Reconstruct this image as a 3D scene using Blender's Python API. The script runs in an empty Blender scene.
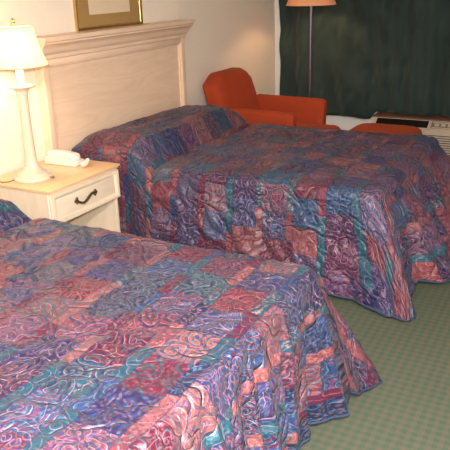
import bpy, bmesh, math, random
from mathutils import Vector, Matrix, noise
random.seed(7)
PI = math.pi
COL = bpy.context.scene.collection

# ---------------------------------------------------------------- helpers
def V(*a): return Vector(a)

def box(bm, x0, x1, y0, y1, z0, z1, bev=0.0, seg=2):
    r = bmesh.ops.create_cube(bm, size=1.0)
    vs = r['verts']
    for v in vs:
        v.co = V(x0 + (v.co.x + .5) * (x1 - x0), y0 + (v.co.y + .5) * (y1 - y0), z0 + (v.co.z + .5) * (z1 - z0))
    if bev > 0:
        es = list({e for v in vs for e in v.link_edges})
        bmesh.ops.bevel(bm, geom=es, offset=bev, segments=seg, profile=.6, affect='EDGES')

def lathe(bm, prof, seg=40, cx=0, cy=0, cap=True):
    rings = []
    for r, z in prof:
        rings.append([bm.verts.new((cx + r * math.cos(2 * PI * k / seg), cy + r * math.sin(2 * PI * k / seg), z)) for k in range(seg)])
    for a, b in zip(rings, rings[1:]):
        for k in range(seg):
            bm.faces.new((a[k], a[(k + 1) % seg], b[(k + 1) % seg], b[k]))
    if cap:
        bm.faces.new(rings[0][::-1]); bm.faces.new(rings[-1])

def tube(bm, pts, rad, seg=8, closed=False):
    pts = [Vector(p) for p in pts]; n = len(pts)
    rings = []; up = V(0, 0, 1)
    for i, p in enumerate(pts):
        a = pts[(i - 1) % n] if closed else pts[max(i - 1, 0)]
        b = pts[(i + 1) % n] if closed else pts[min(i + 1, n - 1)]
        t = (b - a).normalized()
        s = t.cross(up)
        if s.length < .1: s = t.cross(V(0, 1, 0))
        s.normalize(); u = s.cross(t)
        r = rad(i / (n - 1)) if callable(rad) else rad
        rings.append([bm.verts.new(p + (s * math.cos(2 * PI * k / seg) + u * math.sin(2 * PI * k / seg)) * r) for k in range(seg)])
    m = n if closed else n - 1
    for i in range(m):
        a, b = rings[i], rings[(i + 1) % n]
        for k in range(seg):
            bm.faces.new((a[k], a[(k + 1) % seg], b[(k + 1) % seg], b[k]))
    if not closed:
        bm.faces.new(rings[0][::-1]); bm.faces.new(rings[-1])

def prism_x(bm, outline, x0, x1):
    """outline of (y,z) extruded along x"""
    a = [bm.verts.new((x0, y, z)) for y, z in outline]
    b = [bm.verts.new((x1, y, z)) for y, z in outline]
    n = len(a)
    for k in range(n): bm.faces.new((a[k], a[(k + 1) % n], b[(k + 1) % n], b[k]))
    bm.faces.new(a[::-1]); bm.faces.new(b)

def prism_y(bm, outline, y0, y1):
    """outline of (x,z) extruded along y"""
    a = [bm.verts.new((x, y0, z)) for x, z in outline]
    b = [bm.verts.new((x, y1, z)) for x, z in outline]
    n = len(a)
    for k in range(n): bm.faces.new((a[k], a[(k + 1) % n], b[(k + 1) % n], b[k]))
    bm.faces.new(a[::-1]); bm.faces.new(b)

def obj(name, bm, m, parent=None, smooth=True, loc=None):
    bmesh.ops.recalc_face_normals(bm, faces=bm.faces)
    me = bpy.data.meshes.new(name); bm.to_mesh(me); bm.free()
    if smooth:
        me.polygons.foreach_set('use_smooth', [True] * len(me.polygons))
        try: me.set_sharp_from_angle(angle=math.radians(38))
        except Exception: pass
    if isinstance(m, (list, tuple)):
        for q in m: me.materials.append(q)
    else: me.materials.append(m)
    o = bpy.data.objects.new(name, me); COL.objects.link(o)
    if parent: o.parent = parent
    if loc: o.location = loc
    return o

def thing(name, label, cat, loc=(0, 0, 0), rotz=0, group=None):
    o = bpy.data.objects.new(name, None); COL.objects.link(o)
    o.empty_display_size = .1
    o.location = loc; o.rotation_euler = (0, 0, rotz)
    o['label'] = label; o['category'] = cat
    if group: o['group'] = group
    return o

def tag(o, label, cat, group=None):
    o['label'] = label; o['category'] = cat
    if group: o['group'] = group
    return o

def struct(name, bm, m, smooth=False, parent=None):
    o = obj(name, bm, m, parent, smooth); o['kind'] = 'structure'; return o

def sstep(a, b, x):
    t = min(max((x - a) / (b - a), 0), 1); return t * t * (3 - 2 * t)

# ---------------------------------------------------------------- materials
class NT:
    def __init__(s, name):
        s.m = bpy.data.materials.new(name); s.m.use_nodes = True
        s.t = s.m.node_tree; s.b = s.t.nodes['Principled BSDF']
    def n(s, typ, **k):
        nd = s.t.nodes.new(typ)
        for a, v in k.items():
            if a.startswith('i_'):
                key = a[2:]; key = int(key) if key.isdigit() else key.replace('_', ' ')
                s.put(nd.inputs[key], v)
            else: setattr(nd, a, v)
        return nd
    def put(s, sock, v):
        if isinstance(v, bpy.types.NodeSocket): s.t.links.new(v, sock)
        elif isinstance(v, bpy.types.Node): s.t.links.new(v.outputs[0], sock)
        else: sock.default_value = v
    def math(s, op, a, b=0.0, c=0.0, clamp=False):
        nd = s.n('ShaderNodeMath', operation=op); nd.use_clamp = clamp
        s.put(nd.inputs[0], a); s.put(nd.inputs[1], b); s.put(nd.inputs[2], c); return nd.outputs[0]
    def mix(s, f, a, b, blend='MIX'):
        nd = s.n('ShaderNodeMix', data_type='RGBA', blend_type=blend)
        s.put(nd.inputs[0], f)
        for q, v in ((6, a), (7, b)):
            if isinstance(v, (tuple, list)): v = (*v[:3], 1)
            s.put(nd.inputs[q], v)
        return nd.outputs[2]
    def ramp(s, f, stops, interp='LINEAR'):
        nd = s.n('ShaderNodeValToRGB'); cr = nd.color_ramp; cr.interpolation = interp
        while len(cr.elements) < len(stops): cr.elements.new(.5)
        for e, (p, c) in zip(cr.elements, stops): e.position = p; e.color = (*c[:3], 1)
        s.put(nd.inputs[0], f); return nd.outputs[0]
    def set(s, **k):
        for a, v in k.items():
            a = a.replace('_', ' ')
            if isinstance(v, tuple) and len(v) == 3: v = (*v, 1)
            s.put(s.b.inputs[a], v)
        return s
    def bump(s, h, strength=.3, dist=.01, normal=None):
        nd = s.n('ShaderNodeBump'); s.put(nd.inputs['Strength'], strength); s.put(nd.inputs['Distance'], dist)
        s.put(nd.inputs['Height'], h)
        if normal: s.put(nd.inputs['Normal'], normal)
        s.put(s.b.inputs['Normal'], nd.outputs[0]); return nd.outputs[0]

def plain(name, c, rough=.5, metal=0.0, spec=.5, nscale=0, namt=.1, bump=0):
    t = NT(name)
    if nscale:
        co = t.n('ShaderNodeTexCoord').outputs['Object']
        nz = t.n('ShaderNodeTexNoise', i_Vector=co, i_Scale=nscale, i_Detail=4.0)
        k = tuple(x * (1 - namt) for x in c); h = tuple(min(x * (1 + namt), 1) for x in c)
        t.set(Base_Color=t.mix(nz.outputs[0], k, h))
        if bump: t.bump(nz.outputs[0], bump, .002)
    else: t.set(Base_Color=c)
    t.set(Roughness=rough, Metallic=metal)
    t.b.inputs['Specular IOR Level'].default_value = spec
    return t.m

def wood(name, c0, c1, axis, rough=.4, spec=.4, swirl=1.0):
    """pale pickled wood with soft grain running along an axis"""
    t = NT(name)
    co = t.n('ShaderNodeTexCoord').outputs['Object']
    sc = {'x': (1.2, 9, 9), 'y': (9, 1.2, 9), 'z': (9, 9, 1.2)}[axis]
    mp = t.n('ShaderNodeMapping', i_Vector=co, i_Scale=sc)
    big = t.n('ShaderNodeTexNoise', i_Vector=mp.outputs[0], i_Scale=.9, i_Detail=3.0, i_Distortion=1.2 * swirl)
    fine = t.n('ShaderNodeTexNoise', i_Vector=mp.outputs[0], i_Scale=9.0, i_Detail=5.0)
    w = t.math('PINGPONG', t.math('MULTIPLY', big.outputs[0], 9.0), 1.0)
    f = t.math('ADD', t.math('MULTIPLY', w, .45), t.math('MULTIPLY', fine.outputs[0], .55), clamp=True)
    t.set(Base_Color=t.mix(f, c0, c1), Roughness=rough)
    t.b.inputs['Specular IOR Level'].default_value = spec
    t.bump(fine.outputs[0], .15, .001)
    return t.m

M = {}
M['wall'] = plain('wall_paint', (.86, .77, .66), .85, 0, .2, 60, .05, .25)
M['wall_far'] = plain('far_wall_paint', (.88, .86, .80), .8, 0, .2, 60, .04, .25)
M['ceil'] = plain('ceiling_paint', (.78, .76, .72), .9, 0, .2, 90, .06, .4)
M['trim'] = plain('trim_paint', (.80, .77, .68), .5, 0, .4, 20, .03)
M['hw_y'] = wood('pickled_wood_across', (.76, .55, .40), (.88, .68, .51), 'y', .42)
M['hw_z'] = wood('pickled_wood_upright', (.76, .55, .40), (.88, .68, .51), 'z', .42)
M['ns_z'] = wood('nightstand_wood', (.74, .61, .45), (.86, .73, .56), 'z', .4)
M['ns_y'] = wood('nightstand_drawer_wood', (.74, .61, .46), (.86, .73, .57), 'y', .4)
M['ns_top'] = wood('nightstand_top_wood', (.80, .52, .28), (.90, .62, .36), 'y', .2, .5)
M['bronze'] = plain('aged_bronze', (.20, .15, .09), .35, .9, .5, 80, .3)
M['lamp'] = plain('cream_lamp_lacquer', (.74, .62, .47), .25, 0, .6, 12, .04)
M['candle'] = plain('candle_sleeve_white', (.9, .86, .78), .5)
M['brass'] = plain('brass', (.62, .44, .18), .25, 1.0)
M['gold'] = plain('gold_frame', (.60, .40, .16), .3, .9, .5, 60, .1)
M['mat'] = plain('tan_picture_mat', (.36, .225, .085), .8, 0, .2, 300, .05)
M['paper'] = plain('picture_paper', (.72, .58, .42), .8, 0, .2, 30, .04)
M['phone'] = plain('pink_white_plastic', (.84, .70, .62), .3, 0, .5)
M['phone_dark'] = plain('phone_seam', (.55, .42, .36), .4)
M['ac'] = plain('tan_painted_metal', (.50, .42, .33), .45, 0, .4, 40, .05)
M['ac_top'] = plain('brown_sill_board', (.16, .075, .05), .45, 0, .4, 25, .2)
M['ac_dark'] = plain('dark_grille', (.006, .006, .006), .8, 0, .1)
M['ac_panel'] = plain('grey_control_panel', (.16, .15, .12), .4)
M['pole'] = plain('purple_grey_metal', (.17, .13, .19), .3, .8)
M['dark_wood'] = plain('dark_leg_wood', (.10, .05, .03), .4, 0, .4, 20, .2)
M['mattress'] = plain('mattress_ticking', (.75, .73, .68), .8, 0, .2, 50, .05)
M['cord'] = plain('brown_cord', (.20, .13, .08), .5)
M['knob_white'] = plain('white_plastic', (.85, .84, .8), .35)

# translucent pleated lamp shades
def shade_mat(name, c, tr):
    t = NT(name); nt = t.t
    co = t.n('ShaderNodeTexCoord').outputs['Object']
    nz = t.n('ShaderNodeTexNoise', i_Vector=co, i_Scale=60.0, i_Detail=3.0)
    col = t.mix(nz.outputs[0], tuple(x * .93 for x in c), c)
    d = t.n('ShaderNodeBsdfDiffuse'); t.put(d.inputs[0], col)
    s = t.n('ShaderNodeBsdfTranslucent'); t.put(s.inputs[0], col)
    mx = t.n('ShaderNodeMixShader'); mx.inputs[0].default_value = tr
    nt.links.new(d.outputs[0], mx.inputs[1]); nt.links.new(s.outputs[0], mx.inputs[2])
    out = [n for n in nt.nodes if n.type == 'OUTPUT_MATERIAL'][0]
    nt.links.new(mx.outputs[0], out.inputs[0]); nt.nodes.remove(t.b)
    return t.m
M['shade'] = shade_mat('cream_lamp_shade', (1, .93, .74), .62)
M['shade2'] = shade_mat('tan_lamp_shade', (.80, .50, .30), .30)

def bulb_mat(name, c, e):
    t = NT(name); t.set(Base_Color=(1, 1, 1)); t.b.inputs['Emission Color'].default_value = (*c, 1)
    t.b.inputs['Emission Strength'].default_value = e; return t.m
M['bulb'] = bulb_mat('lit_bulb', (1, .78, .5), 20)
M['bulb2'] = bulb_mat('dim_bulb', (1, .6, .3), 6)
M['diffuser'] = bulb_mat('fill_light_diffuser', (1, .93, .84), 3)  # glow of the added fill fixture

# orange woven upholstery
def upholstery():
    t = NT('orange_red_upholstery')
    co = t.n('ShaderNodeTexCoord').outputs['Object']
    nz = t.n('ShaderNodeTexNoise', i_Vector=co, i_Scale=9.0, i_Detail=4.0)
    wv = t.n('ShaderNodeTexNoise', i_Vector=co, i_Scale=350.0, i_Detail=2.0)
    c = t.mix(nz.outputs[0], (.33, .042, .014), (.42, .060, .018))
    c = t.mix(t.math('MULTIPLY', wv.outputs[0], .35), c, (.22, .022, .010))
    t.set(Base_Color=c, Roughness=.85); t.b.inputs['Specular IOR Level'].default_value = .2
    t.b.inputs['Sheen Weight'].default_value = .1
    t.b.inputs['Sheen Tint'].default_value = (1, .4, .2, 1)
    t.bump(wv.outputs[0], .3, .002); return t.m
M['uph'] = upholstery()

def curtain_mat():
    t = NT('dark_green_curtain_cloth')
    co = t.n('ShaderNodeTexCoord').outputs['Object']
    mp = t.n('ShaderNodeMapping', i_Vector=co, i_Scale=(1, 1, .3))
    nz = t.n('ShaderNodeTexNoise', i_Vector=mp.outputs[0], i_Scale=7.0, i_Detail=5.0)
    wv = t.n('ShaderNodeTexNoise', i_Vector=co, i_Scale=260.0, i_Detail=2.0)
    c = t.mix(nz.outputs[0], (.004, .013, .014), (.034, .060, .053))
    t.set(Base_Color=c, Roughness=.75); t.b.inputs['Specular IOR Level'].default_value = .25
    t.b.inputs['Sheen Weight'].default_value = .2
    t.bump(wv.outputs[0], .25, .002); return t.m
M['curtain'] = curtain_mat()

def carpet_mat():
    t = NT('green_tan_checked_carpet')
    co = t.n('ShaderNodeTexCoord').outputs['Object']
    wob = t.n('ShaderNodeTexNoise', i_Vector=co, i_Scale=40.0, i_Detail=2.0)
    v = t.n('ShaderNodeVectorMath', operation='MULTIPLY_ADD'); t.put(v.inputs[0], wob.outputs['Color'])
    v.inputs[1].default_value = (.008, .008, 0); t.put(v.inputs[2], co)
    sx = t.n('ShaderNodeSeparateXYZ'); t.put(sx.inputs[0], v.outputs[0])
    P = .037
    def band(s):
        f = t.math('FRACT', t.math('DIVIDE', s, P))
        return t.math('LESS_THAN', t.math('ABSOLUTE', t.math('SUBTRACT', f, .5)), .25)
    a = band(sx.outputs[0]); b = band(sx.outputs[1])
    s = t.math('ADD', a, b)
    base = t.ramp(t.math('MULTIPLY', s, .5), [(0, (.038, .100, .064)), (.5, (.092, .110, .078)), (1, (.150, .115, .092))])
    fz = t.n('ShaderNodeTexNoise', i_Vector=co, i_Scale=420.0, i_Detail=3.0)
    big = t.n('ShaderNodeTexNoise', i_Vector=co, i_Scale=3.0, i_Detail=3.0)
    c = t.mix(.30, base, (.096, .112, .080))
    c = t.mix(t.math('MULTIPLY', fz.outputs[0], .55), c, (.075, .085, .06))
    c = t.mix(t.math('MULTIPLY', big.outputs[0], .25), c, (.16, .17, .12))
    t.set(Base_Color=c, Roughness=.95); t.b.inputs['Specular IOR Level'].default_value = .1
    t.bump(fz.outputs[0], .6, .006); return t.m
M['carpet'] = carpet_mat()

def bedspread_mat():
    t = NT('quilted_paisley_patchwork')
    uv = t.n('ShaderNodeUVMap').outputs[0]
    # gentle waviness of the patch seams
    wob = t.n('ShaderNodeTexNoise', i_Vector=uv, i_Scale=5.0, i_Detail=2.0)
    v = t.n('ShaderNodeVectorMath', operation='MULTIPLY_ADD'); t.put(v.inputs[0], wob.outputs['Color'])
    v.inputs[1].default_value = (.03, .03, 0); t.put(v.inputs[2], uv)
    sx = t.n('ShaderNodeSeparateXYZ'); t.put(sx.inputs[0], v.outputs[0])
    PU, PV = .172, .155
    U = t.math('DIVIDE', t.math('ADD', sx.outputs[0], 5.026), PU)
    iu = t.math('FLOOR', U); fu = t.math('FRACT', U)
    strip = t.math('LESS_THAN', fu, .24)
    off = t.math('MULTIPLY', t.math('FRACT', t.math('MULTIPLY', iu, .381)), 1.0)
    W = t.math('ADD', t.math('DIVIDE', sx.outputs[1], PV), off)
    iv = t.math('FLOOR', W); fv = t.math('FRACT', W)
    def rnd(seed, a, b):
        cb = t.n('ShaderNodeCombineXYZ'); t.put(cb.inputs[0], a); t.put(cb.inputs[1], b); cb.inputs[2].default_value = seed
        w = t.n('ShaderNodeTexWhiteNoise', noise_dimensions='3D'); t.put(w.inputs[0], cb.outputs[0]); return w.outputs[0]
    rose = (.17, .036, .052); salmon = (.235, .070, .072); plum = (.060, .015, .050); navy = (.007, .013, .065)
    slate = (.016, .042, .125); teal = (.008, .070, .105); maroon = (.10, .006, .024); mauve = (.105, .034, .085)
    lilac = (.032, .030, .120)
    pal = [(0, rose), (.14, navy), (.26, salmon), (.37, slate), (.52, plum), (.61, mauve), (.69, lilac), (.77, maroon), (.86, slate), (.94, teal)]
    cA = t.ramp(rnd(6.5, iu, iv), pal, 'CONSTANT')
    cB = t.ramp(rnd(7.5, iu, iv), [(0, maroon), (.17, mauve), (.30, navy), (.50, teal), (.70, rose), (.82, slate)], 'CONSTANT')
    # curling paisley figures: spirals about scattered centres
    ns = t.n('ShaderNodeTexNoise', i_Vector=uv, i_Scale=11.0, i_Detail=1.0)
    v2 = t.n('ShaderNodeVectorMath', operation='MULTIPLY_ADD'); t.put(v2.inputs[0], ns.outputs['Color'])
    v2.inputs[1].default_value = (.07, .07, 0); t.put(v2.inputs[2], uv)
    def curls(scale, turns, width, seed):
        sh = t.n('ShaderNodeVectorMath', operation='ADD'); t.put(sh.inputs[0], v2.outputs[0]); sh.inputs[1].default_value = (seed, seed * 1.7, 0)
        vor = t.n('ShaderNodeTexVoronoi', feature='F1', voronoi_dimensions='2D'); vor.inputs['Scale'].default_value = scale
        t.put(vor.inputs['Vector'], sh.outputs[0])
        df = t.n('ShaderNodeVectorMath', operation='SUBTRACT'); t.put(df.inputs[0], sh.outputs[0]); t.put(df.inputs[1], vor.outputs['Position'])
        q = t.n('ShaderNodeSeparateXYZ'); t.put(q.inputs[0], df.outputs[0])
        an = t.math('DIVIDE', t.math('ARCTAN2', q.outputs[1], q.outputs[0]), 2 * PI)
        d = t.math('MULTIPLY', vor.outputs['Distance'], turns)
        ph = t.math('FRACT', t.math('ADD', t.math('ADD', d, an), 4.0))
        line = t.math('LESS_THAN', t.math('ABSOLUTE', t.math('SUBTRACT', ph, .5)), width)
        return line, ph, vor.outputs['Distance'], vor.outputs['Color']
    l1, p1_, d1_, k1 = curls(11.5, 3.8, .052, 0.0)
    l2, p2_, d2_, k2 = curls(23.0, 2.6, .10, 3.3)
    fill = t.math('MULTIPLY', t.math('GREATER_THAN', p1_, .62), t.math('LESS_THAN', d1_, .62))
    dot = t.n('ShaderNodeTexVoronoi', feature='F1', voronoi_dimensions='2D'); dot.inputs['Scale'].default_value = 60.0; t.put(dot.inputs['Vector'], v2.outputs[0])
    dots = t.math('LESS_THAN', dot.outputs['Distance'], .28)
    c = t.mix(t.math('MULTIPLY', fill, .85), cA, cB)
    lc = t.ramp(rnd(3.1, iu, iv), [(0, (.48, .23, .22)), (.30, (.06, .22, .28)), (.50, (.38, .21, .27)), (.68, (.012, .018, .07)), (.86, (.42, .12, .13))], 'CONSTANT')
    l2c = t.ramp(rnd(5.7, iu, iv), [(0, (.010, .014, .06)), (.30, (.36, .15, .16)), (.5, (.11, .01, .03)), (.62, (.04, .20, .26))], 'CONSTANT')
    c = t.mix(t.math('MULTIPLY', dots, .20), c, (.42, .22, .22))
    c = t.mix(t.math('MULTIPLY', l2, .48), c, l2c)
    dk = t.math('LESS_THAN', t.math('ABSOLUTE', t.math('SUBTRACT', p1_, .62)), .05)
    c = t.mix(t.math('MULTIPLY', dk, .55), c, (.010, .012, .045))
    c = t.mix(t.math('MULTIPLY', l1, .58), c, lc)
    # narrow bands
    sv = t.math('FLOOR', t.math('DIVIDE', sx.outputs[1], .155))
    cS = t.ramp(rnd(11.3, iu, sv), [(0, salmon), (.22, teal), (.42, rose), (.58, maroon), (.70, slate), (.82, teal), (.93, navy)], 'CONSTANT')
    cS = t.mix(t.math('MULTIPLY', dots, .45), cS, t.ramp(rnd(2.2, iu, sv), [(0, (.05, .20, .24)), (.45, (.02, .025, .09)), (.75, (.5, .22, .19))], 'CONSTANT'))
    cS = t.mix(t.math('MULTIPLY', l2, .55), cS, (.015, .02, .07))
    cS = t.mix(t.math('MULTIPLY', l1, .4), cS, (.40, .22, .25))
    c = t.mix(strip, c, cS)
    # seams between the patches
    e1 = t.math('LESS_THAN', t.math('ABSOLUTE', t.math('SUBTRACT', fu, .24)), .018)
    e2 = t.math('LESS_THAN', fu, .02)
    e3 = t.math('MULTIPLY', t.math('LESS_THAN', fv, .03), t.math('SUBTRACT', 1.0, strip))
    e = t.math('MAXIMUM', e1, t.math('MAXIMUM', e2, e3))
    c = t.mix(t.math('MULTIPLY', e, .5), c, (.012, .016, .06))
    grain = t.n('ShaderNodeTexNoise', i_Vector=uv, i_Scale=240.0, i_Detail=2.0)
    c = t.mix(t.math('MULTIPLY', grain.outputs[0], .22), c, (.05, .028, .05))
    t.set(Base_Color=c, Roughness=.47); t.b.inputs['Specular IOR Level'].default_value = .38
    t.b.inputs['Sheen Weight'].default_value = .05; t.b.inputs['Sheen Roughness'].default_value = .5
    t.b.inputs['Sheen Tint'].default_value = (.85, .80, 1, 1)
    # stitching and puckers
    q = t.n('ShaderNodeTexNoise', i_Vector=uv, i_Scale=8.5, i_Detail=1.0, i_Distortion=.8)
    r1 = t.math('ABSOLUTE', t.math('SUBTRACT', q.outputs[0], .5))
    q2 = t.n('ShaderNodeTexNoise', i_Vector=uv, i_Scale=5.0, i_Detail=1.0, i_Distortion=1.4)
    r2 = t.math('ABSOLUTE', t.math('SUBTRACT', q2.outputs[0], .46))
    r = t.math('MINIMUM', t.math('MULTIPLY', r1, 8.0, clamp=True), t.math('MULTIPLY', r2, 8.0, clamp=True))
    h = t.math('POWER', t.math('MINIMUM', r, 1.0), .55)
    pk = t.n('ShaderNodeTexNoise', i_Vector=uv, i_Scale=42.0, i_Detail=2.0)
    h = t.math('ADD', h, t.math('MULTIPLY', pk.outputs[0], .35))
    t.bump(h, .95, .012)
    return t.m
M['spread'] = bedspread_mat()

# ---------------------------------------------------------------- the room
RX, RY0, RY1, RH = 4.3, -4.0, 3.42, 2.45
bm = bmesh.new(); box(bm, -.12, RX + .12, RY0 - .12, RY1 + .12, -.12, 0); struct('floor', bm, M['carpet'])
bm = bmesh.new(); box(bm, -.12, RX + .12, RY0 - .12, RY1 + .12, RH, RH + .12); struct('ceiling', bm, M['ceil'])
bm = bmesh.new(); box(bm, -.12, 0, RY0 - .12, RY1 + .12, 0, RH); struct('wall_left', bm, M['wall'])
bm = bmesh.new(); box(bm, RX, RX + .12, RY0 - .12, RY1 + .12, 0, RH); struct('wall_right', bm, M['wall'])
bm = bmesh.new(); box(bm, 0, RX, RY0 - .12, RY0, 0, RH); struct('wall_front', bm, M['wall'])
# far wall with a window opening hidden by the curtain
WX0, WX1, WZ0, WZ1 = .55, 3.6, .75, 2.15
bm = bmesh.new()
box(bm, 0, WX0, RY1, RY1 + .12, 0, RH); box(bm, WX1, RX, RY1, RY1 + .12, 0, RH)
box(bm, WX0, WX1, RY1, RY1 + .12, 0, WZ0); box(bm, WX0, WX1, RY1, RY1 + .12, WZ1, RH)
struct('wall_back', bm, M['wall_far'])
bm = bmesh.new()
for a, b in ((WX0, WX0 + .05), (WX1 - .05, WX1), ((WX0 + WX1) / 2 - .025, (WX0 + WX1) / 2 + .025)): box(bm, a, b, RY1 + .02, RY1 + .08, WZ0, WZ1)
box(bm, WX0, WX1, RY1 + .02, RY1 + .08, WZ0, WZ0 + .05); box(bm, WX0, WX1, RY1 + .02, RY1 + .08, WZ1 - .05, WZ1)
wn = struct('window_1', bm, M['trim'])
gl = NT('window_glass'); gl.set(Base_Color=(.9, .95, .95), Roughness=.02); gl.b.inputs['Transmission Weight'].default_value = 1; M['glass'] = gl.m
bm = bmesh.new(); box(bm, WX0 + .05, WX1 - .05, RY1 + .045, RY1 + .05, WZ0 + .05, WZ1 - .05); obj('window_glass', bm, M['glass'], wn)
def skirting(name, x0, x1, y0, y1):
    bm = bmesh.new(); box(bm, x0, x1, y0, y1, 0, .09, .004, 1); struct(name, bm, M['trim'])
skirting('baseboard_left', .0005, .014, RY0, RY1 - .015)
skirting('baseboard_back', .015, .95, RY1 - .014, RY1 - .0005)
skirting('baseboard_right', RX - .014, RX - .0005, RY0, RY1)

# ---------------------------------------------------------------- beds
HB = .567
def headboard_parts(root, y0, y1):
    """panelled headboard with crown moulding; y0..y1 = outside of the stiles, local to the wall plane x=0"""
    zt = 1.262
    bm = bmesh.new(); box(bm, .002, .045, y0, y1, .572, 1.16, .002, 1)
    hb = obj('headboard', bm, M['hw_y'], root)
    for a in (y0 - .004, y1 - .042):
        bm = bmesh.new(); box(bm, .040, .068, a, a + .046, .572, 1.155, .005, 2)
        obj('stile', bm, M['hw_z'], hb)
    bm = bmesh.new(); box(bm, .040, .066, y0 + .042, y1 - .042, 1.10, 1.158, .005, 2)
    obj('top_rail', bm, M['hw_y'], hb)
    # bead round the inset panel
    bm = bmesh.new()
    tube(bm, [(.048, y0 + .050, .575), (.048, y0 + .050, 1.09), (.048, y0 + .052, 1.093), (.048, y1 - .052, 1.093), (.048, y1 - .050, 1.09), (.048, y1 - .050, .575)], .008, 8)
    obj('bead', bm, M['hw_y'], hb)
    # crown moulding: profile (x,z) with mitred returns
    prof = [(.070, 1.135), (.076, 1.140), (.078, 1.160), (.086, 1.168), (.094, 1.178), (.098, 1.192), (.106, 1.206),
            (.118, 1.216), (.128, 1.222), (.130, 1.232), (.140, 1.238), (.144, 1.262)]
    bm = bmesh.new(); rings = []
    for x, z in prof:
        e = (x - .070) * .45 + .008
        rings.append([bm.verts.new(p) for p in ((.002, y0 - e, z), (x, y0 - e, z), (x, y1 + e, z), (.002, y1 + e, z))])
    for a, b in zip(rings, rings[1:]):
        for k in range(4): bm.faces.new((a[k], a[(k + 1) % 4], b[(k + 1) % 4], b[k]))
    bm.faces.new(rings[0][::-1]); bm.faces.new(rings[-1])
    obj('crown_moulding', bm, M['hw_y'], hb)
    return hb

def make_bed(y0, y1, hy0, hy1, L, label):
    root = thing('bed', label, 'bed', ((L) / 2, (y0 + y1) / 2, 0), 0, None)
    ox, oy = L / 2, (y0 + y1) / 2
    loc = []
    hb = headboard_parts(root, hy0, hy1); loc.append(hb)
    bm = bmesh.new(); box(bm, .13, L - .10, y0 + .10, y1 - .10, .335, HB - .065, .05, 4); loc.append(obj('mattress', bm, M['mattress'], root))
    bm = bmesh.new(); box(bm, .13, L - .10, y0 + .10, y1 - .10, .14, .332, .02, 2); loc.append(obj('box_spring', bm, M['mattress'], root))
    for px in (.3, L - .3):
        for py in (y0 + .25, y1 - .25):
            bm = bmesh.new(); lathe(bm, [(.022, 0), (.028, .01), (.03, .139)], 16, px, py); loc.append(obj('leg', bm, M['dark_wood'], root))
    for o in loc: o.location = (-ox, -oy, 0)
    return root

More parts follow.
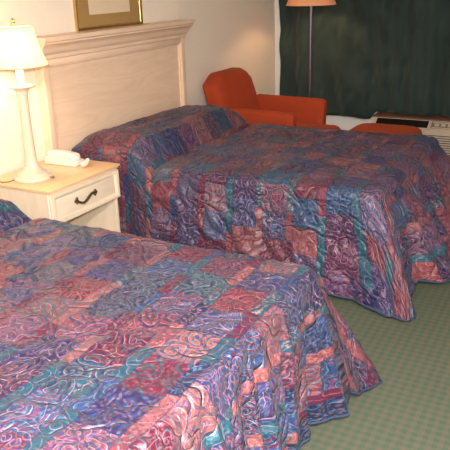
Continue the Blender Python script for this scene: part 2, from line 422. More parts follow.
def make_bedspread(name, label, L, y0, y1, ctrl, seed, ubase, vbase, HB=HB, px=0.0, IN=.055, crease=1.0, gather=0.0, folds=1.0):
    """quilted throw draped over a bed: top, rounded edge, flaring skirts down to the carpet.
       ctrl = (s, dx, dy, z) hem offsets from the top edge; s runs head->foot on the near side, across the foot, back to the head"""
    X0, R = .085, .09
    W = y1 - y0; ym = (y0 + y1) / 2
    # ---- edge curve
    Ls = L - X0 - R; Lf = W - 2 * R; La = R * PI / 2
    tot = 2 * Ls + 2 * La + Lf
    def E(s):
        if s < Ls: return V(X0 + s, y0), V(0, -1)
        s -= Ls
        if s < La:
            a = s / R; return V(L - R + R * math.sin(a), y0 + R - R * math.cos(a)), V(math.sin(a), -math.cos(a))
        s -= La
        if s < Lf: return V(L, y0 + R + s), V(1, 0)
        s -= Lf
        if s < La:
            a = s / R; return V(L - R + R * math.cos(a), y1 - R + R * math.sin(a)), V(math.cos(a), math.sin(a))
        s -= La
        return V(max(L - R - s, X0), y1), V(0, 1)
    def cr(ps, s):
        if s <= ps[0][0]: return ps[0][1:]
        if s >= ps[-1][0]: return ps[-1][1:]
        for i in range(len(ps) - 1):
            if ps[i][0] <= s <= ps[i + 1][0]: break
        p1, p2 = ps[i], ps[i + 1]
        t = (s - p1[0]) / (p2[0] - p1[0]); t = t * t * (3 - 2 * t) * .6 + t * .4
        return tuple(a + (b - a) * t for a, b in zip(p1[1:], p2[1:]))
    # ---- height of the top
    def top(x, y):
        x -= px
        ed = min(y - y0, y1 - y)
        h = .125 * (.50 + .50 * sstep(0, .20, ed))
        f = sstep(-.10, .26, x) * (1 - sstep(.53, .635, x)) ** .7 * .8 + .2 * (1 - sstep(.53, .62, x))
        n1 = noise.noise(V(x * 3.1, y * 2.3, seed)) * .018
        n2 = noise.noise(V(x * 9, y * 5, seed + 4)) * .007
        z = HB + h * f + (n1 + n2) * (.35 + 1.0 * f)
        z -= .030 * math.exp(-((x - .660 - .02 * math.sin(y * 6)) / .022) ** 2)
        # puckers of the quilting
        z += .007 * noise.noise(V(x * 14, y * 16, seed + 9)) + .004 * noise.noise(V(x * 30, y * 34, seed + 2))
        z -= .008 * sstep(.9, 0, ed * 10)
        return z
    NS = 620
    ss = [tot * i / (NS - 1) for i in range(NS)]
    bm = bmesh.new(); uvl = bm.loops.layers.uv.new('UVMap'); uvd = {}
    def vert(p, uv):
        v = bm.verts.new(p); uvd[v] = uv; return v
    cols = []
    NR, NK, NA = 58, 46, 5
    for s in ss:
        e, n = E(s)
        ein = e - n * IN
        sp = V(min(max(e.x, X0), L - W / 2), ym)
        col = []
        for r in range(NR):
            t = r / (NR - 1)
            p = sp.lerp(ein, t)
            col.append(vert(V(p.x, p.y, top(p.x, p.y)), (ubase + p.x, vbase + p.y)))
        z0 = top(ein.x, ein.y)
        bulge = -.012 * (1 - sstep(.45, .66, e.x)); damp = .25 + .75 * sstep(.5, .75, e.x)
        # rounded edge
        for k in range(1, NA + 1):
            a = k / NA * PI / 2
            q = ein + n * (math.sin(a) * (IN + bulge))
            z = z0 - (1 - math.cos(a)) * IN
            f = ein + n * (IN * a)
            wr = .003 * noise.noise(V(q.x * 16, q.y * 16, z * 16 + seed))
            col.append(vert(V(q.x, q.y, z + wr), (ubase + f.x, vbase + f.y)))
        # skirt
        dx, dy, hz = cr(ctrl, s)
        qa = ein + n * (IN + bulge); za = z0 - IN
        arc = IN * PI / 2
        sf = s + .04 * noise.noise(V(s * 2, seed, 3))
        rip = (math.sin(sf * 30 + seed) * .55 + math.sin(sf * 47 + 2 * seed) * .35 + math.sin(sf * 19 + 3 * seed) * .5) * folds
        hemp = e + V(dx, dy)
        drop = za - hz
        for k in range(1, NK + 1):
            t = k / NK
            g = t ** (1.25 - .35 * sstep(0, .5, n.x))
            q = qa.lerp(hemp, g)
            z = za - drop * t
            f = e + n * ((arc - IN + drop * t * 1.03) * (1 - .42 * 4 * n.x * n.x * n.y * n.y))
            am = .016 * sstep(.05, 1, t)
            cre = noise.noise(V(f.x * 4 + f.y * 1.5, f.y * 4 - f.x, seed + 5)) * .020 * sstep(0, .25, t)
            # diagonal creases
            d1 = noise.noise(V((f.x + f.y) * 8, (f.y - f.x) * 4, seed + 15))
            d2 = noise.noise(V((f.x - f.y * .6) * 17, (f.y + f.x * .6) * 12, seed + 25))
            cre += (abs(d1) * .034 + abs(d2) * .014 - .010) * sstep(0, .2, t)
            cre *= crease
            gth = gather * sstep(0, .5, n.x) * (.008 + .022 * t) * sstep(0, .08, t) * (math.sin(sf * 62 + 2 * math.sin(sf * 9)) + .6 * math.sin(sf * 101 + 1.5 * t))
            q = q + n * (rip * am + cre + gth) * damp
            q = q + V(-n.y, n.x) * (.008 * noise.noise(V(s * 9, t * 7, seed + 33)) * t)
            zz = z + .006 * noise.noise(V(s * 12, t * 8, seed + 50)) * (1 - t) + (.010 * noise.noise(V(s * 7, 1.5, seed + 60)) if k == NK else 0)
            col.append(vert(V(q.x, q.y, max(zz, .008)), (ubase + f.x, vbase + f.y)))
        cols.append(col)
    for a, b in zip(cols, cols[1:]):
        for k in range(len(a) - 1):
            f = bm.faces.new((a[k], b[k], b[k + 1], a[k + 1]))
            for lp in f.loops: lp[uvl].uv = uvd[lp.vert]
    bmesh.ops.remove_doubles(bm, verts=bm.verts, dist=.0004)
    bmesh.ops.recalc_face_normals(bm, faces=bm.faces)
    me = bpy.data.meshes.new(name); bm.to_mesh(me)
    # piping along the hem
    hem = [c[-1].co.copy() if c[-1].is_valid else None for c in cols]
    bm.free()
    me.polygons.foreach_set('use_smooth', [True] * len(me.polygons))
    me.materials.append(M['spread'])
    o = bpy.data.objects.new(name, me); COL.objects.link(o)
    if me.polygons[0].normal.z < 0:
        me.flip_normals()
    sol = o.modifiers.new('thickness', 'SOLIDIFY'); sol.thickness = .007; sol.offset = -1
    tag(o, label, 'bedspread')
    hb = bmesh.new(); tube(hb, [h for h in hem if h is not None][::2], .0055, 6)
    obj('hem_binding', hb, M['binding'], o)
    return o

M['binding'] = plain('blue_grey_binding', (.030, .050, .10), .8, 0, .3, 120, .6)

L2, B20, B21 = 1.985, .268, 1.60
L1, B10, B11 = 2.055, -2.02, -.672
# far bed: s along near side 0..1.81, corner ..1.95, foot ..
ctrl2 = [(0, 0, .012, .03), (.40, 0, .012, .02), (.6, 0, -.06, .03), (1.0, 0, -.05, .03), (1.3, 0, -.045, .03), (1.5, .0, -.02, .05), (1.62, .03, -.05, .03),
         (1.74, .10, -.10, .025), (1.84, .20, -.16, .02), (1.90, .225, -.14, .02), (1.97, .14, .0, .07), (2.04, .12, .03, .06), (2.14, .26, .05, .03),
         (2.26, .31, .04, .03), (2.42, .25, .03, .03), (2.6, .31, 0, .03), (2.85, .27, 0, .03), (3.05, .34, .07, .03), (3.14, .32, .17, .03), (3.3, .05, .16, .03),
         (3.7, 0, .08, .03), (4.2, 0, .1, .03), (5.2, 0, .05, .03)]
bs2 = make_bedspread('bedspread', 'quilted paisley patchwork bedspread on the far bed beside the orange armchair',
                     L2, B20, B21, ctrl2, 3.3, .0, .0, crease=1.1, gather=.3)
# near bed: near side (outside the frame), foot, then the side facing the nightstand
Ls1 = L1 - .085 - .09; La1 = .09 * PI / 2; Lf1 = (B11 - B10) - .18
f0 = Ls1 + La1      # start of the foot straight, y = B10+.09
def sy(y): return f0 + (y - (B10 + .09))
c1 = f0 + Lf1       # start of the far corner
ctrl1 = [(0, 0, -.05, .03), (.9, 0, -.08, .03), (1.6, 0, -.12, .03), (f0 - .07, .14, -.14, .03), (sy(-1.75), .08, 0, .03), (sy(-1.5), .12, 0, .03), (sy(-1.3), .05, 0, .03),
         (sy(-1.15), .07, 0, .03), (sy(-1.06), .02, -.0, .03), (sy(-.97), .04, .0, .03), (sy(-.89), .0, .04, .03), (sy(-.82), .06, .07, .03),
         (sy(-.765), .085, .09, .03), (c1 + .0, .10, .14, .07), (c1 + .045, .14, .16, .045), (c1 + .09, .185, .245, .025), (c1 + .14, .175, .255, .025),
         (c1 + .22, .10, .20, .03), (c1 + .4, .02, .14, .03), (c1 + .7, 0, .11, .03), (c1 + 1.0, 0, .09, .03), (c1 + 1.3, 0, .07, .03), (c1 + 2, 0, .03, .03)]
bs1 = make_bedspread('bedspread', 'quilted paisley patchwork bedspread on the near bed, filling the lower left of the photo',
                     L1, B10, B11, ctrl1, 8.1, .035 + .172 * 5, .31, HB=.590, px=.04, IN=.032, crease=.55, gather=.55)
bed2 = make_bed(B20, B21, .162, 1.654, L2, 'far double bed with pale pickled-wood panelled headboard below the framed picture')
bed1 = make_bed(B10, B11, -2.15, -.66, L1, 'near double bed hidden under the bedspread in the lower left, in front of the nightstand')

# ---------------------------------------------------------------- nightstand
NX, N0, N1, ZN = .468, -.325, .228, .568
ns = thing('nightstand', 'pale wooden nightstand with one drawer between the two beds', 'nightstand', (.24, -.05, 0))
def nso(name, bm, m, parent=None, **k):
    o = obj(name, bm, m, parent or ns, **k)
    if not parent: o.location = (-.24, .05, 0)
    return o
bm = bmesh.new(); box(bm, .016, NX + .015, N0 - .015, N1 + .015, ZN - .012, ZN, .003, 2)
box(bm, .016, NX + .006, N0 - .007, N1 + .007, ZN - .022, ZN - .012, .003, 2); nso('tabletop', bm, M['ns_top'])
for a in (N0, N1 - .018):
    bm = bmesh.new(); box(bm, .018, NX - .012, a, a + .018, .0, ZN - .022, .002, 1); nso('side_panel', bm, M['ns_z'])
bm = bmesh.new(); box(bm, .018, .030, N0 + .018, N1 - .018, .05, ZN - .022); nso('back_panel', bm, M['ns_z'])
bm = bmesh.new(); box(bm, .030, NX - .02, N0 + .018, N1 - .018, .07, .09, .002, 1); nso('bottom_shelf', bm, M['ns_y'])
bm = bmesh.new(); box(bm, .030, NX - .02, N0 + .018, N1 - .018, .366, .373, .001, 1); nso('drawer_rail', bm, M['ns_y'])
# drawer
D0, D1, DZ0, DZ1 = N0 + .002, N1 - .002, .374, .543
bm = bmesh.new(); box(bm, NX - .014, NX + .002, D0, D1, DZ0, DZ1, .003, 2)
dr = nso('drawer', bm, M['ns_y'])
def frame_loop(bm, y0, y1, z0, z1, w, x0, x1, xi):
    """mitred picture-frame moulding: outer edge at x0, crest x1, inner edge xi"""
    prof = [(0, x0), (0, x1 - .002), (w * .25, x1), (w * .55, x1 - .002), (w, xi)]
    rings = []
    for d, x in prof:
        rings.append([bm.verts.new(p) for p in ((x, y0 + d, z0 + d), (x, y1 - d, z0 + d), (x, y1 - d, z1 - d), (x, y0 + d, z1 - d))])
    for a, b in zip(rings, rings[1:]):
        for k in range(4): bm.faces.new((a[k], a[(k + 1) % 4], b[(k + 1) % 4], b[k]))
bm = bmesh.new(); frame_loop(bm, D0 + .004, D1 - .004, DZ0 + .004, DZ1 - .004, .030, NX, NX + .016, NX + .003)
obj('moulding', bm, M['ns_z'], dr)
# wavy bronze pull
bm = bmesh.new(); yc = (D0 + D1) / 2 - .016; zc = (DZ0 + DZ1) / 2; pts = []
for i in range(33):
    t = i / 32 * 2 - 1
    pts.append((NX + .026 - .012 * abs(t) ** 5, yc + t * .075, zc + .016 * math.sin(t * PI * .95) - .0))
tube(bm, pts, lambda u: .0048 + .0034 * (1 - abs(2 * u - 1)) + .0035 * (abs(2 * u - 1) ** 6), 10)
for sgn in (-1, 1):
    y = yc + sgn * .075; z = zc + sgn * .002
    for (dy, dz, r) in ((0, .013, .010), (sgn * .011, .004, .009), (0, -.009, .008), (-sgn * .007, 0, .008)):
        mt = Matrix.Translation((NX + .010, y + dy, z + dz)) @ Matrix.Diagonal((.6, 1, 1, 1))
        bmesh.ops.create_uvsphere(bm, u_segments=12, v_segments=8, radius=r, matrix=mt)
    tube(bm, [(NX + .001, y, z), (NX + .014, y, z)], .004, 8)
obj('handle', bm, M['bronze'], dr)['label'] = 'wavy aged bronze drawer pull'

# ---------------------------------------------------------------- table lamp
lx, ly = .232, -.184
lamp = thing('table_lamp', 'lit cream table lamp with white bell shade on the nightstand', 'lamp', (lx, ly, ZN + .0005))
bm = bmesh.new()
lathe(bm, [(.098, 0), (.102, .004), (.102, .014), (.098, .020), (.088, .024), (.086, .030), (.078, .036), (.060, .044), (.045, .056), (.036, .074), (.031, .10), (.029, .12)], 48)
obj('base', bm, M['lamp'], lamp)
# fluted column
bm = bmesh.new(); rings = []; SG = 60
for i in range(40):
    t = i / 39; z = .12 + t * .320; r = .029 - .003 * t - .002 * math.sin(PI * t)
    fl = .0016 * sstep(0, .06, t) * sstep(1, .94, t)
    rings.append([bm.verts.new(((r - fl * (.5 + .5 * math.cos(12 * 2 * PI * k / SG))) * math.cos(2 * PI * k / SG), (r - fl * (.5 + .5 * math.cos(12 * 2 * PI * k / SG))) * math.sin(2 * PI * k / SG), z)) for k in range(SG)])
for a, b in zip(rings, rings[1:]):
    for k in range(SG): bm.faces.new((a[k], a[(k + 1) % SG], b[(k + 1) % SG], b[k]))
bm.faces.new(rings[0][::-1]); bm.faces.new(rings[-1])
obj('column', bm, M['lamp'], lamp)
bm = bmesh.new(); lathe(bm, [(.026, .438), (.030, .446), (.029, .452), (.034, .462), (.044, .472), (.060, .478), (.067, .481), (.068, .486), (.060, .489), (.02, .487)], 44)
obj('drip_cup', bm, M['lamp'], lamp)
bm = bmesh.new(); lathe(bm, [(.019, .484), (.019, .565), (.017, .568)], 28); obj('candle_sleeve', bm, M['candle'], lamp)
bm = bmesh.new(); lathe(bm, [(.010, .566), (.013, .570), (.013, .600), (.010, .606)], 20)
tube(bm, [(.012, 0, .585), (.060, 0, .60), (.075, 0, .66), (.060, 0, .74), (.02, 0, .775), (0, 0, .778)], .0018, 6)
tube(bm, [(-.012, 0, .585), (-.060, 0, .60), (-.075, 0, .66), (-.060, 0, .74), (-.02, 0, .775), (0, 0, .778)], .0018, 6)
obj('harp', bm, M['brass'], lamp)
bm = bmesh.new(); lathe(bm, [(.004, .776), (.005, .786), (.011, .790), (.008, .797), (.011, .804), (.005, .812), (.002, .814)], 20); obj('finial', bm, M['brass'], lamp)
bm = bmesh.new(); lathe(bm, [(.010, .604), (.016, .618), (.028, .640), (.031, .660), (.026, .678), (.012, .690), (.003, .693)], 24); obj('bulb', bm, M['bulb'], lamp)
# shade: bell-empire panels
def shade(bm, r0, r1, z0, z1, n=96, flare=.010, wav=.0015, th=.0015):
    prof = []
    for i in range(18):
        t = i / 17; prof.append((r0 + (r1 - r0) * t - flare * math.sin(PI * t), z0 + (z1 - z0) * t))
    full = prof + [(r - th, z) for r, z in prof[::-1]]
    rings = []
    for r, z in full:
        rings.append([bm.verts.new(((r + wav * math.cos(24 * 2 * PI * k / n)) * math.cos(2 * PI * k / n), (r + wav * math.cos(24 * 2 * PI * k / n)) * math.sin(2 * PI * k / n), z)) for k in range(n)])
    m = len(rings)
    for i in range(m):
        a, b = rings[i], rings[(i + 1) % m]
        for k in range(n): bm.faces.new((a[k], a[(k + 1) % n], b[(k + 1) % n], b[k]))
bm = bmesh.new(); shade(bm, .146, .090, .583, .772, flare=.008)
sh = obj('lamp_shade', bm, M['shade'], lamp)
for z, r in ((.584, .147), (.771, .091)):
    bm = bmesh.new(); tube(bm, [(r * math.cos(2 * PI * k / 64), r * math.sin(2 * PI * k / 64), z) for k in range(64)], .003, 8, True)
    obj('trim_ring', bm, M['trim_ring'] if 'trim_ring' in M else M.setdefault('trim_ring', plain('tan_shade_binding', (.66, .46, .26), .6)), sh)
bm = bmesh.new(); tube(bm, [(.100, .02, .012), (.116, .023, .012)], .003, 8)
bmesh.ops.create_uvsphere(bm, u_segments=12, v_segments=8, radius=.008, matrix=Matrix.Translation((.120, .024, .012)))
obj('switch_knob', bm, M['cord'], lamp)
bm = bmesh.new()
tube(bm, [(-.05, -.088, .008), (-.06, -.12, .004), (-.09, -.135, .0035), (-.14, -.13, .0035), (-.185, -.10, .0035)], .003, 8)
obj('power_cord', bm, M['cord'], lamp)

def point(name, loc, energy, color, rad):
    l = bpy.data.lights.new(name, 'POINT'); l.energy = energy; l.color = color; l.shadow_soft_size = rad
    o = bpy.data.objects.new(name, l); COL.objects.link(o); o.location = loc; return o

point('table_lamp_light', (lx, ly, ZN + .665), 22, (1, .70, .42), .040)

# ---------------------------------------------------------------- telephone
ph = thing('telephone', 'pinkish white desk telephone beside the lamp on the nightstand', 'telephone', (.185, .115, ZN + .0005), math.radians(3))
# base: low wedge, long along x
bm = bmesh.new()
prism_y(bm, [(-.105, 0), (.108, 0), (.112, .006), (.110, .026), (.06, .040), (-.06, .050), (-.103, .046), (-.109, .03), (-.109, .006)], -.042, .042)
bmesh.ops.bevel(bm, geom=list(bm.edges), offset=.005, segments=3, profile=.6, affect='EDGES')
obj('phone_base', bm, M['phone'], ph)
bm = bmesh.new(); rings = []
SEG = 20
for i in range(30):
    t = i / 29; x = -.104 + .212 * t
    e = min(t, 1 - t)
    w = .034 * (sstep(-.02, .10, e) ** .6) * (1 + .12 * math.cos(2 * PI * t)); h = .020 * (sstep(-.02, .10, e) ** .6) * (1 + .10 * math.cos(2 * PI * t))
    zc_ = .052 + .012 * math.sin(PI * t) - .012 * t
    rings.append([bm.verts.new((x, w * math.copysign(abs(math.cos(2 * PI * k / SEG)) ** .75, math.cos(2 * PI * k / SEG)), zc_ + h * math.copysign(abs(math.sin(2 * PI * k / SEG)) ** .75, math.sin(2 * PI * k / SEG)))) for k in range(SEG)])
for a, b in zip(rings, rings[1:]):
    for k in range(SEG): bm.faces.new((a[k], a[(k + 1) % SEG], b[(k + 1) % SEG], b[k]))
bm.faces.new(rings[0][::-1]); bm.faces.new(rings[-1])
obj('handset', bm, M['phone'], ph)
# coiled cord bunched at the front end
bm = bmesh.new(); pts = []
ctr = [(.118, .0, .012), (.128, .012, .014), (.140, .020, .020), (.156, .014, .032), (.168, -.004, .034), (.172, -.026, .020), (.160, -.036, .012), (.145, -.026, .012), (.142, -.006, .018), (.155, .004, .022)]
def crv(ps, u):
    u = u * (len(ps) - 1); i = min(int(u), len(ps) - 2); t = u - i
    p = [Vector(ps[min(max(j, 0), len(ps) - 1)]) for j in (i - 1, i, i + 1, i + 2)]
    return .5 * ((2 * p[1]) + (p[2] - p[0]) * t + (2 * p[0] - 5 * p[1] + 4 * p[2] - p[3]) * t * t + (3 * p[1] - p[0] - 3 * p[2] + p[3]) * t ** 3)
N = 520
for i in range(N):
    u = i / (N - 1); c = crv(ctr, u); d = (crv(ctr, min(u + .01, 1)) - crv(ctr, max(u - .01, 0))).normalized()
    s_ = d.cross(V(0, 0, 1)).normalized(); w_ = s_.cross(d); a = u * 2 * PI * 40
    pts.append(c + (s_ * math.cos(a) + w_ * math.sin(a)) * .0075)
tube(bm, pts, .0023, 6)
obj('coiled_cord', bm, M['phone'], ph)

# ---------------------------------------------------------------- framed picture
pic = thing('framed_picture', 'gold-framed print with a wide tan mat hung above the far headboard', 'picture', (.0, .877, 1.22))
def pco(name, bm, m, par=None):
    o = obj(name, bm, m, par or pic)
    if not par: o.location = (0, -.877, -1.22)
    return o
PY0, PY1, PZ0, PZ1 = .540, 1.212, 1.2645, 1.80
bm = bmesh.new(); box(bm, .002, .012, PY0 + .01, PY1 - .01, PZ0 + .01, PZ1 - .01); pco('mat_board', bm, M['mat'])
bm = bmesh.new(); box(bm, .012, .0135, .667, 1.084, 1.350, 1.69); pco('paper', bm, M['paper'])
bm = bmesh.new(); frame_loop(bm, PY0, PY1, PZ0, PZ1, .016, .002, .024, .012); pco('picture_frame', bm, M['gold'])
bm = bmesh.new()   # simple generic shell-like sketch
for k in range(9):
    a0 = PI * (k / 8); pts = []
    for i in range(14):
        t = i / 13; pts.append((.0145, .875 + .085 * t * math.cos(a0), 1.478 + .075 * t * math.sin(a0) - .03 * t * t))
    tube(bm, pts, .0022, 5)
tube(bm, [(.0145, .875 + .088 * math.cos(PI * i / 24), 1.450 + .078 * math.sin(PI * i / 24) - .012 * math.cos(PI * i / 3)) for i in range(25)], .003, 5)
pco('sketch', bm, M.setdefault('ink', plain('grey_mauve_ink', (.34, .24, .25), .8)))

# ---------------------------------------------------------------- armchair
CX, CY = .58, 2.15
ch = thing('armchair', 'orange-red upholstered armchair in the corner beyond the far bed', 'armchair', (CX, CY, 0))
def loft(bm, rings, cap=True):
    R_ = [[bm.verts.new(p) for p in r] for r in rings]
    n = len(R_[0])
    for a, b in zip(R_, R_[1:]):
        for k in range(n): bm.faces.new((a[k], a[(k + 1) % n], b[(k + 1) % n], b[k]))
    if cap: bm.faces.new(R_[0][::-1]); bm.faces.new(R_[-1])
def superell(n, a, b, p):
    out = []
    for k in range(n):
        t = 2 * PI * k / n; c, s = math.cos(t), math.sin(t)
        out.append((a * math.copysign(abs(c) ** p, c), b * math.copysign(abs(s) ** p, s)))
    return out
# back: camel-backed, tapering upward, reclined; local coordinates (x forward)
bm = bmesh.new()
NW, NH = 28, 26
def back_pt(u, w, side):
    """u -1..1 across, w 0..1 up; side 0 front 1 rear"""
    topz = .770 + .068 * sstep(1.0, .55, abs(u)) 
    hw = .318 + .012 * math.sin(PI * w * .9) - .005 * w
    # round the shoulder
    z = .20 + (topz - .20) * w
    y = u * hw + .012
    xb = -.285 - .165 * w
    edge = min(1 - abs(u), (1 - w) * 2.2)
    th = .080 * (sstep(-.05, .13, edge) ** .5) + .004
    puff = .03 * (1 - u * u) * math.sin(PI * min(w, 1)) if side == 0 else 0
    x = xb + (th + puff if side == 0 else -th * .75)
    return V(x, y, z)
grid = {}
for side in (0, 1):
    for i in range(NW + 1):
        for j in range(NH + 1):
            u = -1 + 2 * i / NW; u = math.copysign(abs(u) ** .8, u)
            w = 1 - (1 - j / NH) ** 1.3
            grid[side, i, j] = bm.verts.new(back_pt(u, w, side))
for side in (0, 1):
    for i in range(NW):
        for j in range(NH):
            bm.faces.new((grid[side, i, j], grid[side, i + 1, j], grid[side, i + 1, j + 1], grid[side, i, j + 1]))
for i in range(NW):
    bm.faces.new((grid[0, i, 0], grid[0, i + 1, 0], grid[1, i + 1, 0], grid[1, i, 0]))
    bm.faces.new((grid[0, i, NH], grid[0, i + 1, NH], grid[1, i + 1, NH], grid[1, i, NH]))
for j in range(NH):
    bm.faces.new((grid[0, 0, j], grid[0, 0, j + 1], grid[1, 0, j + 1], grid[1, 0, j]))
    bm.faces.new((grid[0, NW, j], grid[0, NW, j + 1], grid[1, NW, j + 1], grid[1, NW, j]))
obj('backrest', bm, M['uph'], ch)
# arms: upright padded slabs, slightly flared, rounded top and front
for sg in (-1, 1):
    bm = bmesh.new(); rings = []
    for i in range(26):
        t = i / 25; x = -.345 + .635 * t
        e = min(t * 1.5, 1 - t)
        rr = sstep(-.015, .055, e) ** .5
        zt = .605 - .010 * t - (1 - rr) * .03
        hw = .052 * (.45 + .55 * rr)
        zb = .13
        ring = []
        zc_ = (zt + zb) / 2; hh = (zt - zb) / 2
        for a, b in superell(28, hw, hh, .42):
            fl = sg * .022 * ((b + hh) / (2 * hh)) ** 2
            ring.append(V(x + .012 * ((b + hh) / (2 * hh)), sg * .300 + a + fl, zc_ + b))
        rings.append(ring)
    loft(bm, rings); obj('arm', bm, M['uph'], ch)
bm = bmesh.new(); box(bm, -.30, .30, -.245, .245, .13, .30, .02, 3); obj('seat_base', bm, M['uph'], ch)
# seat cushion, T-shaped nose reaching past the arms, crowned
bm = bmesh.new(); NXg, NYg = 30, 26; top_g = {}; bot_g = {}
for i in range(NXg + 1):
    for j in range(NYg + 1):
        u = i / NXg; w = j / NYg * 2 - 1
        x = -.27 + .800 * u
        e = min((1 - u) * 2.2, (1 - abs(w)) * 1.3, u * 3 + .3)
        x -= .045 * abs(w) ** 3 * sstep(.7, 1, u)
        y = w * (.244)
        rr = sstep(-.01, .22, e) ** .55
        top_g[i, j] = bm.verts.new((x, y, .345 + .068 * rr + .012 * (1 - w * w) * math.sin(PI * u)))
        bot_g[i, j] = bm.verts.new((x, y, .345 - .043 * rr))
for i in range(NXg):
    for j in range(NYg):
        bm.faces.new((top_g[i, j], top_g[i + 1, j], top_g[i + 1, j + 1], top_g[i, j + 1]))
        bm.faces.new((bot_g[i, j], bot_g[i, j + 1], bot_g[i + 1, j + 1], bot_g[i + 1, j]))
def rim(a, b): bm.faces.new((top_g[a], top_g[b], bot_g[b], bot_g[a]))
for i in range(NXg): rim((i, 0), (i + 1, 0)); rim((i, NYg), (i + 1, NYg))
for j in range(NYg): rim((0, j), (0, j + 1)); rim((NXg, j), (NXg, j + 1))
obj('seat_cushion', bm, M['uph'], ch)
for px in (-.30, .24):
    for py in (-.26, .26):
        bm = bmesh.new(); lathe(bm, [(.016, 0), (.024, .132)], 12, px, py); obj('leg', bm, M['dark_wood'], ch)

# ---------------------------------------------------------------- ottoman
OX0, OX1, OY0, OY1 = 1.125, 1.665, 2.12, 2.60
ot = thing('ottoman', 'orange-red upholstered ottoman between the armchair and the air conditioner', 'ottoman', ((OX0 + OX1) / 2, (OY0 + OY1) / 2, 0))
bm = bmesh.new(); rings = []
hx, hy = (OX1 - OX0) / 2, (OY1 - OY0) / 2
for z, k in ((.27, .97), (.275, 1.0), (.34, 1.0), (.365, .992), (.385, .965), (.400, .91), (.410, .82), (.417, .65), (.421, .4), (.423, .1)):
    rings.append([V(a * k, b * k, z) for a, b in superell(48, hx, hy, .36)])
loft(bm, rings); obj('cushion', bm, M['uph'], ot)
bm = bmesh.new(); rings = [[V(a * k, b * k, z) for a, b in superell(48, hx, hy, .3)] for z, k in ((.11, .95), (.112, .965), (.26, .965), (.272, .955))]
loft(bm, rings); obj('seat_base', bm, M['uph'], ot)
for px in (-.2, .2):
    for py in (-.17, .17):
        bm = bmesh.new(); lathe(bm, [(.015, 0), (.022, .112)], 12, px, py); obj('leg', bm, M['dark_wood'], ot)

# ---------------------------------------------------------------- floor lamp
fx, fy = .548, 2.96
fl = thing('floor_lamp', 'slim purple-grey floor lamp with tan shade behind the armchair', 'lamp', (fx, fy, 0))
bm = bmesh.new(); lathe(bm, [(.125, 0), (.13, .006), (.12, .018), (.05, .028), (.02, .04), (.012, .06)], 40); obj('base', bm, M['pole'], fl)
bm = bmesh.new(); lathe(bm, [(.011, .05), (.011, 1.32), (.008, 1.36)], 16); obj('pole', bm, M['pole'], fl)
bm = bmesh.new(); lathe(bm, [(.011, 1.36), (.024, 1.39), (.032, 1.42), (.026, 1.45), (.008, 1.47)], 20); obj('bulb', bm, M['bulb2'], fl)
bm = bmesh.new(); shade(bm, .215, .12, 1.302, 1.56, flare=.004, wav=0); obj('lamp_shade', bm, M['shade2'], fl)
bm = bmesh.new()
for k in range(3):
    a = 2 * PI * k / 3; tube(bm, [(.009 * math.cos(a), .009 * math.sin(a), 1.345), (.195 * math.cos(a), .195 * math.sin(a), 1.345)], .002, 6)
obj('spider', bm, M['pole'], fl)
point('floor_lamp_light', (fx, fy, 1.43), 34, (1, .62, .32), .038)

# ---------------------------------------------------------------- curtain
cu = None
bm = bmesh.new(); NXc, NZc = 520, 60
CX0, CX1 = .095, 3.75
cw = RY1 - .095
gr = {}
for i in range(NXc + 1):
    x = CX0 + (CX1 - CX0) * i / NXc
    for j in range(NZc + 1):
        w = j / NZc
        hem = .288 + .003 * math.sin(x * 17)
        # over the air conditioner the hem lies on its sill
        hem += sstep(.995, 1.06, x) * .066 * (1 - sstep(2.33, 2.40, x))
        z = hem + (2.32 - hem) * w
        y = cw - .034 * math.sin(x * 15 + 1.6 * math.sin(x * 3.3) + .5 * math.sin(z * 2)) * (.4 + .6 * w) - .012 * math.sin(x * 37 + 2 * math.sin(x * 5) + z * .8) \
            - .030 * noise.noise(V(x * 2.2, z * 1.1, 3)) - .040 * noise.noise(V(x * 5 + z * 3, z * 2.4, 9)) - .018 * noise.noise(V(x * 14 - z * 5, z * 6, 19))
        # swag creases over the air conditioner
        m_ = sstep(1.0, 1.3, x) * (1 - sstep(.0, .5, w))
        y -= .030 * m_ * (1 - w * 2) * (.6 + .4 * math.sin(x * 9 + z * 6))
        gr[i, j] = bm.verts.new((x, min(y, RY1 - .012), z))
for i in range(NXc):
    for j in range(NZc):
        bm.faces.new((gr[i, j], gr[i + 1, j], gr[i + 1, j + 1], gr[i, j + 1]))
cu = obj('curtain', bm, M['curtain'], None)
for p in cu.data.polygons: p.use_smooth = True
s_ = cu.modifiers.new('thickness', 'SOLIDIFY'); s_.thickness = .003
tag(cu, 'dark green floor-length curtain hanging across the whole far wall', 'curtain')
bm = bmesh.new(); box(bm, .03, 3.8, RY1 - .11, RY1 - .001, 2.325, 2.36, .003, 1); cr_ = obj('curtain_rail', bm, M['trim'], None)
tag(cr_, 'white rail carrying the dark green curtain under the ceiling', 'curtain rail')

# ---------------------------------------------------------------- air conditioner
AX0, AX1, AY0, AY1 = 1.075, 2.30, 3.10, 3.415
ac = thing('air_conditioner', 'tan through-wall air conditioner with dark grille below the curtain', 'air conditioner', ((AX0 + AX1) / 2, 3.25, 0))
def aco(name, bm, m, par=None, **k):
    o = obj(name, bm, m, par or ac, **k)
    if not par: o.location = (-(AX0 + AX1) / 2, -3.25, 0)
    return o
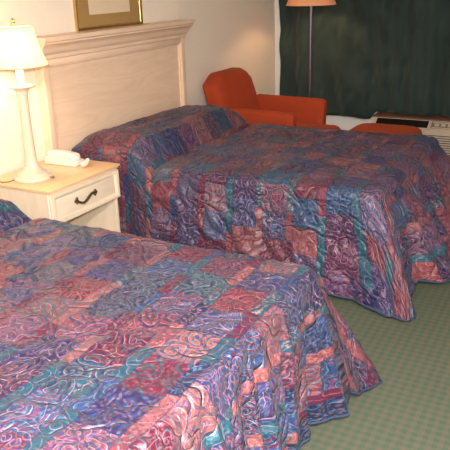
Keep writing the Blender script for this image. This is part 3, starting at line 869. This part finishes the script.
# body with sloping grille face, profile (y,z)
bm = bmesh.new(); prism_x(bm, [(AY1, .02), (AY0, .02), (AY0 - .005, .04), (AY0 - .005, .262), (AY0 + .005, .270), (3.195, .331), (AY1, .331)], AX0, AX1)
aco('casing', bm, M['ac'], smooth=False)
bm = bmesh.new(); box(bm, AX0 - .012, AX1 + .012, 3.188, AY1, .332, .345, .003, 1)
aco('sill_board', bm, M['ac_top'])['label'] = 'reddish brown board along the top'
def slope(y): return .270 + (y - 3.105) * (.331 - .270) / (3.195 - 3.105)
def slab(bm, x0, x1, ya, yb, lift0, lift1):
    a = [(ya, slope(ya) + lift0), (yb, slope(yb) + lift0), (yb, slope(yb) + lift1), (ya, slope(ya) + lift1)]
    prism_x(bm, a, x0, x1)
GX0, GX1 = AX0 + .035, 1.565
bm = bmesh.new(); slab(bm, GX0, GX1, 3.115, 3.188, -.001, .0012); g = aco('grille', bm, M['ac_dark'], smooth=False)
bm = bmesh.new()
for k in range(6): slab(bm, GX0 + .004, GX1 - .004, 3.121 + k * .0115, 3.1235 + k * .0115, .001, .0045)
obj('grille_slats', bm, M.setdefault('slat', plain('brown_slats', (.014, .011, .009), .8, 0, .1)), g, smooth=False)
bm = bmesh.new(); slab(bm, 1.590, 1.93, 3.115, 3.188, -.001, .0012); cp = aco('control_panel', bm, M['ac_panel'], smooth=False)
bm = bmesh.new(); slab(bm, 1.60, 1.92, 3.122, 3.130, .001, .003); slab(bm, 1.60, 1.92, 3.172, 3.180, .001, .003)
for k in range(4):
    slab(bm, 1.62 + k * .055, 1.655 + k * .055, 3.142, 3.162, .001, .006)
obj('buttons', bm, M['ac'], cp, smooth=False)
bm = bmesh.new(); slab(bm, 1.955, AX1 - .035, 3.115, 3.188, -.001, .0012); aco('grille', bm, M['ac_dark'], smooth=False)
# raised frame of the top face
bm = bmesh.new()
slab(bm, AX0, AX1, 3.1055, 3.115, -.001, .004); slab(bm, AX0, AX1, 3.188, 3.195, -.001, .004)
for a, b in ((AX0, GX0), (GX1, 1.59), (1.93, 1.955), (AX1 - .035, AX1)): slab(bm, a, b, 3.1055, 3.195, -.001, .004)
aco('grille_frame', bm, M['ac'], smooth=False)
bm = bmesh.new()
for k in range(9): box(bm, AX0 + .05, AX1 - .05, AY0 - .0075, AY0 - .003, .06 + k * .02, .066 + k * .02)
aco('intake_louvres', bm, M['slat'], smooth=False)

# ---------------------------------------------------------------- added fill light, a made-up ceiling fixture out of view by the camera
cl = thing('added_fill_light', 'added round flush fill light with frosted diffuser, out of view on the ceiling', 'fill light', (3.05, -2.75, RH))
bm = bmesh.new(); lathe(bm, [(.20, -.001), (.205, -.01), (.20, -.03)], 48); obj('base', bm, M['trim'], cl)
bm = bmesh.new(); lathe(bm, [(.19, -.03), (.18, -.05), (.14, -.07), (.08, -.08), (.01, -.083)], 48); obj('diffuser', bm, M['diffuser'], cl)
a = bpy.data.lights.new('added_fill_lamp', 'AREA'); a.shape = 'DISK'; a.size = .36; a.energy = 180; a.color = (1, .91, .82)  # added fill lamp that brightens the room from the camera end
ao = bpy.data.objects.new('added_fill_lamp', a); COL.objects.link(ao); ao.location = (3.05, -2.75, RH - .09)
# the camera's own small flash
f_ = bpy.data.lights.new('camera_flash', 'SPOT'); f_.energy = 340; f_.color = (1, .95, .92); f_.shadow_soft_size = .03; f_.spot_size = math.radians(80); f_.spot_blend = .6
fo = bpy.data.objects.new('camera_flash', f_); COL.objects.link(fo)

# ---------------------------------------------------------------- world, camera
w = bpy.data.worlds.new('World'); bpy.context.scene.world = w; w.use_nodes = True
sky = w.node_tree.nodes.new('ShaderNodeTexSky')
try: sky.sky_type = 'HOSEK_WILKIE'
except Exception: pass
bg = w.node_tree.nodes['Background']; w.node_tree.links.new(sky.outputs[0], bg.inputs[0]); bg.inputs[1].default_value = .6

cam = bpy.data.cameras.new('camera'); co = bpy.data.objects.new('camera', cam); COL.objects.link(co)
cp_ = V(2.793, -2.707, 1.531)
fw = V(-0.45686774, 0.82054205, -0.34348596); rt = V(0.87845509, 0.4769391, -0.02908183); up = V(-0.13995902, 0.31502354, 0.93870743)
co.matrix_world = Matrix(((rt.x, up.x, -fw.x, cp_.x), (rt.y, up.y, -fw.y, cp_.y), (rt.z, up.z, -fw.z, cp_.z), (0, 0, 0, 1)))
fo.matrix_world = Matrix.Translation(up * .09) @ co.matrix_world
cam.sensor_fit = 'HORIZONTAL'; cam.sensor_width = 36; cam.lens = 36 * 671.795 / 450
cam.clip_start = .05
sc = bpy.context.scene; sc.camera = co
sc.view_settings.view_transform = 'Standard'; sc.view_settings.look = 'None'
sc.view_settings.gamma = 1; sc.view_settings.use_curve_mapping = False
sc.view_settings.exposure = 0.2
